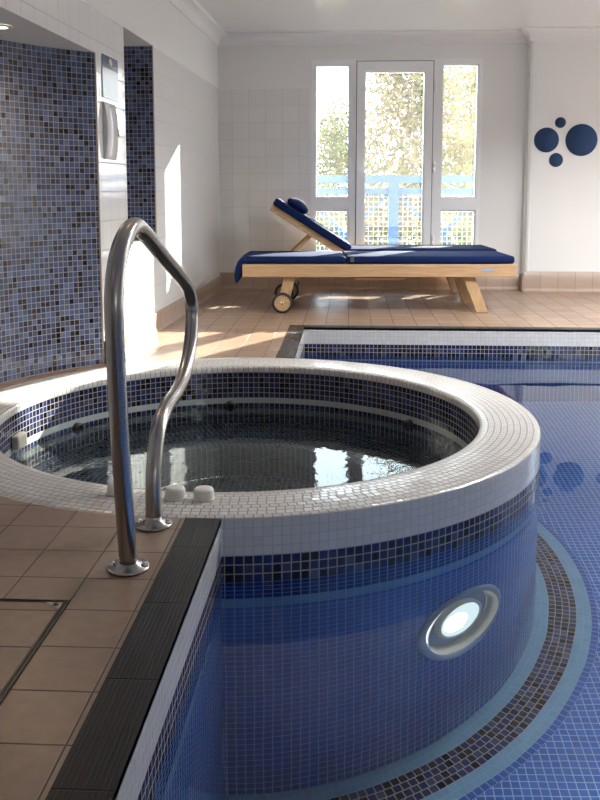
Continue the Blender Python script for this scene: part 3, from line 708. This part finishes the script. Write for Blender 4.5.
# ------------------------------------------------------------------ sun loungers
def rounded(name, mat, parent, x0,y0,z0,x1,y1,z1, bev, seg=4, Mx=None):
    b = MB(); b.box(x0,y0,z0,x1,y1,z1); o = b.build(name, mat, parent, bevel=bev, seg=seg)
    if Mx is not None: o.data.transform(Mx)
    return o
def lounger(loc, rz, raise_deg, label):
    W = .63; x0, x1, hx = -.80, 1.262, -.02
    t = thing('sun_lounger', label, 'sun lounger', loc, rz, 'wooden sun loungers by the balcony door')
    for y in (0, W-.032): 
        o = rounded('side_rail', M['teak'], t, x0,y,.272,x1,y+.032,.368,.004,2)
        if y == 0:
            b = MB(); b.prism([(.99+.05*math.cos(a)+.05, .322+.008*math.sin(a)) for a in [2*PI*k/20 for k in range(20)]], -.003, .001); b.build('name_plate', plain('pale_blue_plate', (.25,.40,.60), .4), o)
    for x in (x0, x1-.03): rounded('end_rail', M['teak'], t, x,.032,.285,x+.03,W-.032,.365,.004,2)
    b = MB()
    for k in range(14):
        xs = .02+k*.086
        b.box(xs,.032,.340,xs+.062,W-.032,.360)
    b.build('slats', M['teak'], t, merge=False)
    # backrest, hinged at hx
    Mb = Matrix.Translation((hx,0,.362)) @ Matrix.Rotation(R(raise_deg), 4, 'Y')
    bk = MB()
    for y in (.045, W-.045-.03): bk.box(-.76,y,-.02,0,y+.03,.035 if raise_deg else .0, 0, Mb)
    for k in range(9): bk.box(-.745+k*.084,.075,-.005,-.685+k*.084,W-.075,.012, 0, Mb)
    bo = bk.build('backrest', M['teak'], t, merge=False)
    if raise_deg:
        e0 = Mb @ Vector((-.345,0,-.01))
        for y in (.09, W-.12):
            st = MB(); st.bar((e0.x,y+.015,e0.z),(-.515,y+.015,.345),.026,.026); st.build('prop_strut', M['teak'], bo, merge=False)
    # cushions
    rounded('seat_cushion', M['navyfabric'], t, hx+.001,.01,.372,x1-.012,W-.01,.428,.018)
    bc = rounded('back_cushion', M['navyfabric'], t, -.765 if raise_deg else -.77,.012,.036 if raise_deg else .010,-.001 if not raise_deg else -.005,W-.012,.104 if raise_deg else .066,.020)
    bc.data.transform(Mb)
    if raise_deg:
        p = MB(); n = 16
        for i in range(n):
            pass
        prof = [(.0,-.25)]+[(.052*min(1,math.sin(PI*(k+.6)/13.2)*2.2), -.25+.5*k/12) for k in range(13)]+[(0,.25)]
        p.lathe(prof, (0,0,0), 'Y', 24); po = p.build('pillow', M['navyfabric'], bc)
        po.data.transform(Matrix.Translation((0,W/2,0)) @ Mb @ Matrix.Translation((-.575,0,.137)) @ Matrix.Diagonal((1.95,1,.95,1)))
        b = MB(); b.box(-.64,.05,.1,-.625,W-.05,.104,0,Mb); b.build('strap', M['navyfabric'], bc)
    else:
        p = MB(); y0, y1 = .03, W-.03      # head pillow hanging over the end rail
        path = [(-.735,.405),(-.785,.402),(-.818,.378),(-.832,.335),(-.842,.285),(-.848,.225)]
        th_ = [.010,.018,.022,.024,.024,.010]
        up, dn = [], []
        P = [Vector((a,0,c)) for a,c in path]
        for i,(q,h) in enumerate(zip(P,th_)):
            d = (P[min(i+1,5)]-P[max(i-1,0)]).normalized(); nn = Vector((d.z,0,-d.x)); up.append(q-nn*h); dn.append(q+nn*h)
        ring = [(q.x,q.z) for q in up]+[(q.x,q.z) for q in dn[::-1]]
        p.prism(ring, y0, y1); po = p.build('pillow', M['navyfabric'], t, bevel=.006, seg=3, recalc=True)
        for f in po.data.polygons: f.use_smooth = True
        b = MB(); b.box(.01,.002,.385,.04,.012,.43); b.build('cushion_clip', M['chrome'], t)
    # legs
    for y in (.034, W-.034-.045):
        b = MB(); b.prism([(.853,.300),(.946,.300),(1.062,0),(.972,0)], y, y+.045); b.build('leg', M['teakz'], t, bevel=.004, seg=2, recalc=True)
        b = MB(); b.prism([(-.485,.300),(-.395,.300),(-.455,.055),(-.535,.055)], y, y+.04); b.build('wheel_leg', M['teakz'], t, bevel=.004, seg=2, recalc=True)
    b = MB(); b.tube([(-.50,-.02,.078),(-.50,W+.02,.078)], .009, 10); b.build('axle', M['steel'], t)
    for y, sg in ((.0,-1),(W,1)):
        c = (-.50, y+sg*.012, .078)
        b = MB(); b.lathe([(.060,-.018),(.074,-.018),(.078,-.012),(.078,.012),(.074,.018),(.060,.018)], c, 'Y', 40); wh = b.build('wheel', M['rubber'], t)
        b = MB(); b.lathe([(0,-.014),(.061,-.014),(.061,.014),(0,.014)], c, 'Y', 40, sm=False); b.build('wheel_disc', M['teak'], wh)
        b = MB(); b.lathe([(0,sg*.021),(.010,sg*.020),(.014,sg*.014)], c, 'Y', 20); b.build('hub_cap', M['chrome'], wh)
    b = MB(); b.box(.05,.05,.245,.43,W-.05,.262); b.box(.05,.05,.262,.065,W-.05,.275); b.box(.415,.05,.262,.43,W-.05,.275)
    b.build('sliding_tray', M['teak'], t, merge=False)
    return t
lounger((0,6.678,0), R(3.15), 0, 'wooden sun lounger lying flat with navy cushions, nearer the pool')
lounger((0,7.50,0), R(3.15), 32.5, 'wooden sun lounger with navy backrest raised, nearer the balcony door')

# ------------------------------------------------------------------ ceiling lights, the cool far group added for brightness
def downlight(x, y, z, label, energy, col=(1,.72,.45), r=.05):
    t = thing('ceiling_light', label, 'ceiling light', (x,y,z), group='recessed ceiling lights')
    b = MB(); b.lathe([(r+.018,-.0005),(r+.016,-.006),(r+.002,-.008),(r-.001,-.004)], n=32); b.build('trim_ring', M['trimpaint'], t)
    b = MB(); b.lathe([(r,-.004),(0,-.005)], n=32); b.build('lens', emit('downlight_glow', (1,.80,.58), 14), t)
    if energy:
        li = bpy.data.lights.new('downlight', 'AREA'); li.shape = 'DISK'; li.size = r*2; li.energy = energy; li.color = col; li.spread = R(150)
        lo = bpy.data.objects.new('downlight', li); COL.objects.link(lo); lo.parent = t; lo.location = (0,0,-.012)
downlight(-1.505, 3.87, ALZ, 'glowing recessed light in the soffit of the mosaic alcove', 3.0, r=.034)
for x, y, lab in ((-.75,.3,'recessed ceiling light over the near deck'), (1.4,.9,'recessed ceiling light over the near end of the pool'), (3.6,1.2,'recessed ceiling light over the near far side of the pool'), (-.45,3.6,'recessed ceiling light above the spa'), (1.75,3.7,'recessed ceiling light over the middle of the pool'), (3.8,4.2,'recessed ceiling light over the far side of the pool'), (1.2,-1.8,'recessed ceiling light behind the viewpoint')):
    downlight(x, y, CEIL, lab, 4 if y < -1 else .5, (1,.9,.8) if y < -1 else (1,.62,.34))

for x, y, lab in ((1.5,4.8,'added unseen ceiling light over the pool beyond the spa'), (.8,4.8,'added unseen ceiling light over the far left of the pool'), (2.1,4.8,'added unseen ceiling light over the far middle of the pool'), (4.2,6.0,'added unseen ceiling light over the far right of the deck'), (3.5,5.3,'added unseen ceiling light before the blue discs'), (2.15,5.25,'added unseen ceiling light over the far end of the pool')):  # unseen cool lights added to brighten the far end and walls
    downlight(x, y, CEIL, lab, 66 if y > 5 else 16, (.94,.97,1), .06)

# ------------------------------------------------------------------ outdoors
bal = thing('balcony_railing', 'pale blue balcony railing with wire mesh outside the door', 'railing', (0,9.5,-.05))
def part(name, mat, fn, parent=bal):
    b = MB(); fn(b); return b.build(name, mat, parent, merge=False)
part('top_rail', M['rail_blue'], lambda b: b.box(-2.2,-.04,1.045,3.4,.04,1.125))
part('mid_rail', M['rail_blue'], lambda b: b.box(-2.2,-.02,.925,3.4,.02,.99))
part('bottom_rail', M['rail_blue'], lambda b: b.box(-2.2,-.02,.10,3.4,.02,.15))
for x in (-1.25, .465, 2.18):
    part('post', M['rail_blue'], lambda b: b.box(x-.05,-.05,0,x+.05,.05,1.05))
    for sg in (-1, 1):
        part('brace', M['rail_blue'], lambda b: b.bar((x+sg*.05,.06,.93),(x+sg*.60,.06,.40),.03,.035))
        part('brace', M['rail_blue'], lambda b: b.bar((x+sg*.86,.075,.86),(x+sg*.25,.075,.20),.03,.05))
for x0, x1 in ((-1.2,.415),(.515,2.13)):
    def mesh(b):
        k = x0
        while k < x1: b.box(k-.003,-.003,.15,k+.003,.003,.93); k += .052
        z = .17
        while z < .93: b.box(x0,-.005,z-.003,x1,-.0,z+.003); z += .052
    part('mesh_panel', M['wire'], mesh)
b = MB(); b.box(-2.2,YB+.25,-.25,3.4,9.7,-.05)
tag(b.build('balcony_floor', M['concrete']), 'concrete balcony slab outside the glazed door', 'balcony', kind='structure')
b = MB(); b.face([(-60,9.8,-1.6),(60,9.8,-1.6),(60,120,-1.6),(-60,120,-1.6)])
tag(b.build('ground_outside', M['ground']), 'leaf strewn ground beyond the balcony', 'ground', kind='structure')
rnd = random.Random(3)
def tree(x, y, h, r, mat, label, nleaf=2600, base=-1.6, leaf=.065, low=.15, name='birch_tree'):
    t = thing(name, label, 'tree', (x,y,base), group='trees beyond the balcony')
    tr = [(rnd.uniform(-.03,.03)*k, rnd.uniform(-.03,.03)*k, h*.93*k/8) for k in range(9)]
    b = MB(); b.tube(tr, [.11*(1-k/9.5) for k in range(9)], 8)
    for k in range(14):
        zz = h*(low+.75*rnd.random()); a = rnd.random()*2*PI; L = r*(1.05-zz/h)*1.1
        b.tube([(0,0,zz),(math.cos(a)*L*.5,math.sin(a)*L*.5,zz+L*.35),(math.cos(a)*L,math.sin(a)*L,zz+L*.35)], [.03,.02,.006], 5)
    b.build('trunk', M['bark'], t)
    b = MB()
    clumps = []
    for k in range(70):
        zz = low+(1-low)*rnd.random(); rr_ = r*math.sin(PI*min(1,(.12+.88*(zz-low)/(1-low))**.8))*.95+.1
        a = rnd.random()*2*PI; q = rr_*math.sqrt(rnd.random())
        clumps.append((math.cos(a)*q, math.sin(a)*q, zz*h))
    for k in range(nleaf):
        cx, cy, cz = rnd.choice(clumps)
        p = Vector((cx+rnd.gauss(0,.22), cy+rnd.gauss(0,.22), cz+rnd.gauss(0,.30)-abs(rnd.gauss(0,.25))))
        u = Vector((rnd.gauss(0,1),rnd.gauss(0,1),rnd.gauss(0,1))).normalized(); v = u.orthogonal().normalized()
        s_ = leaf*rnd.uniform(.6,1.3)
        b.face([p-u*s_, p-v*s_*.5, p+u*s_, p+v*s_*.5])
    b.build('crown', mat, t, merge=False)
tree(.95, 15, 5.0, 1.2, M['leafA'], 'yellowing birch tree seen through the middle of the balcony door', 7500)
tree(2.45, 18.5, 7.2, 1.9, M['leafA'], 'tall yellowing birch tree seen through the right window', 7500)
tree(-.35, 23.5, 4.6, 1.5, M['leafB'], 'lower pale green tree seen at the left of the balcony door', 6500)
tree(-2.2, 20, 3.6, 1.3, M['leafB'], 'low pale green tree seen through the left window', 6500)
tree(3.4, 25, 7.4, 2.2, M['leafB'], 'green tree standing behind the right hand birch', 5000)
for x, y, lab in ((-1.9,12.6,'rounded autumn shrub seen low in the left window'), (-.25,12.9,'rounded autumn shrub seen low at the left of the door'), (1.45,12.5,'rounded autumn shrub seen low at the right of the door'), (3.0,12.6,'rounded autumn shrub seen low in the right window')):
    tree(x, y, 2.3, .27, M['leafB'], lab, 1800, low=.05, leaf=.055, name='shrub')

# ------------------------------------------------------------------ light
su = bpy.data.lights.new('sun', 'SUN'); su.energy = 40; su.angle = R(.6); su.color = (1,.93,.82)
so = bpy.data.objects.new('sun', su); COL.objects.link(so)
d = Vector((-1,-1.80,-.79)); so.rotation_euler = d.to_track_quat('-Z','Y').to_euler(); so.location = (4,14,6)
def portal(x, y, z, rot, sx, sy):
    li = bpy.data.lights.new('daylight_portal', 'AREA'); li.shape = 'RECTANGLE'; li.size = sx; li.size_y = sy; li.cycles.is_portal = True
    o = bpy.data.objects.new('daylight_portal', li); COL.objects.link(o); o.location = (x,y,z); o.rotation_euler = rot
portal((WX0+WX1)/2, YB+.27, (WZ0+WZ1)/2, (R(-90),0,0), WX1-WX0, WZ1-WZ0)
portal((W4[0]+W4[1])/2, YB+.27, (W4[2]+W4[3])/2, (R(-90),0,0), W4[1]-W4[0], W4[3]-W4[2])
portal((W5[0]+W5[1])/2, YS-.09, (W5[2]+W5[3])/2, (R(90),0,0), W5[1]-W5[0], W5[3]-W5[2])
portal(XE+.08, yc, (EW[2]+EW[3])/2, (0,R(90),0), EW[3]-EW[2], EW[1]-EW[0])
w = bpy.data.worlds.new('sky'); sc.world = w; w.use_nodes = True
nt = w.node_tree; bg = nt.nodes['Background']
tc = N(nt, 'ShaderNodeTexCoord'); sx_ = N(nt, 'ShaderNodeSeparateXYZ'); nt.links.new(tc.outputs['Generated'], sx_.inputs[0])
rp = N(nt, 'ShaderNodeValToRGB'); rp.color_ramp.elements[0].color = (.95,.97,1,1); rp.color_ramp.elements[1].color = (.60,.75,.96,1); rp.color_ramp.elements[1].position = .8
nt.links.new(sx_.outputs[2], rp.inputs[0]); nt.links.new(rp.outputs[0], bg.inputs[0]); bg.inputs[1].default_value = 8

cy = sc.cycles
cy.max_bounces = 12; cy.diffuse_bounces = 5; cy.glossy_bounces = 5; cy.transmission_bounces = 8; cy.transparent_max_bounces = 12
cy.use_denoising = True; cy.sample_clamp_indirect = 6
vs = sc.view_settings; sc.display_settings.display_device = 'sRGB'
vs.view_transform = 'Standard'; vs.look = 'None'; vs.gamma = 1; vs.use_curve_mapping = False; vs.exposure = .12
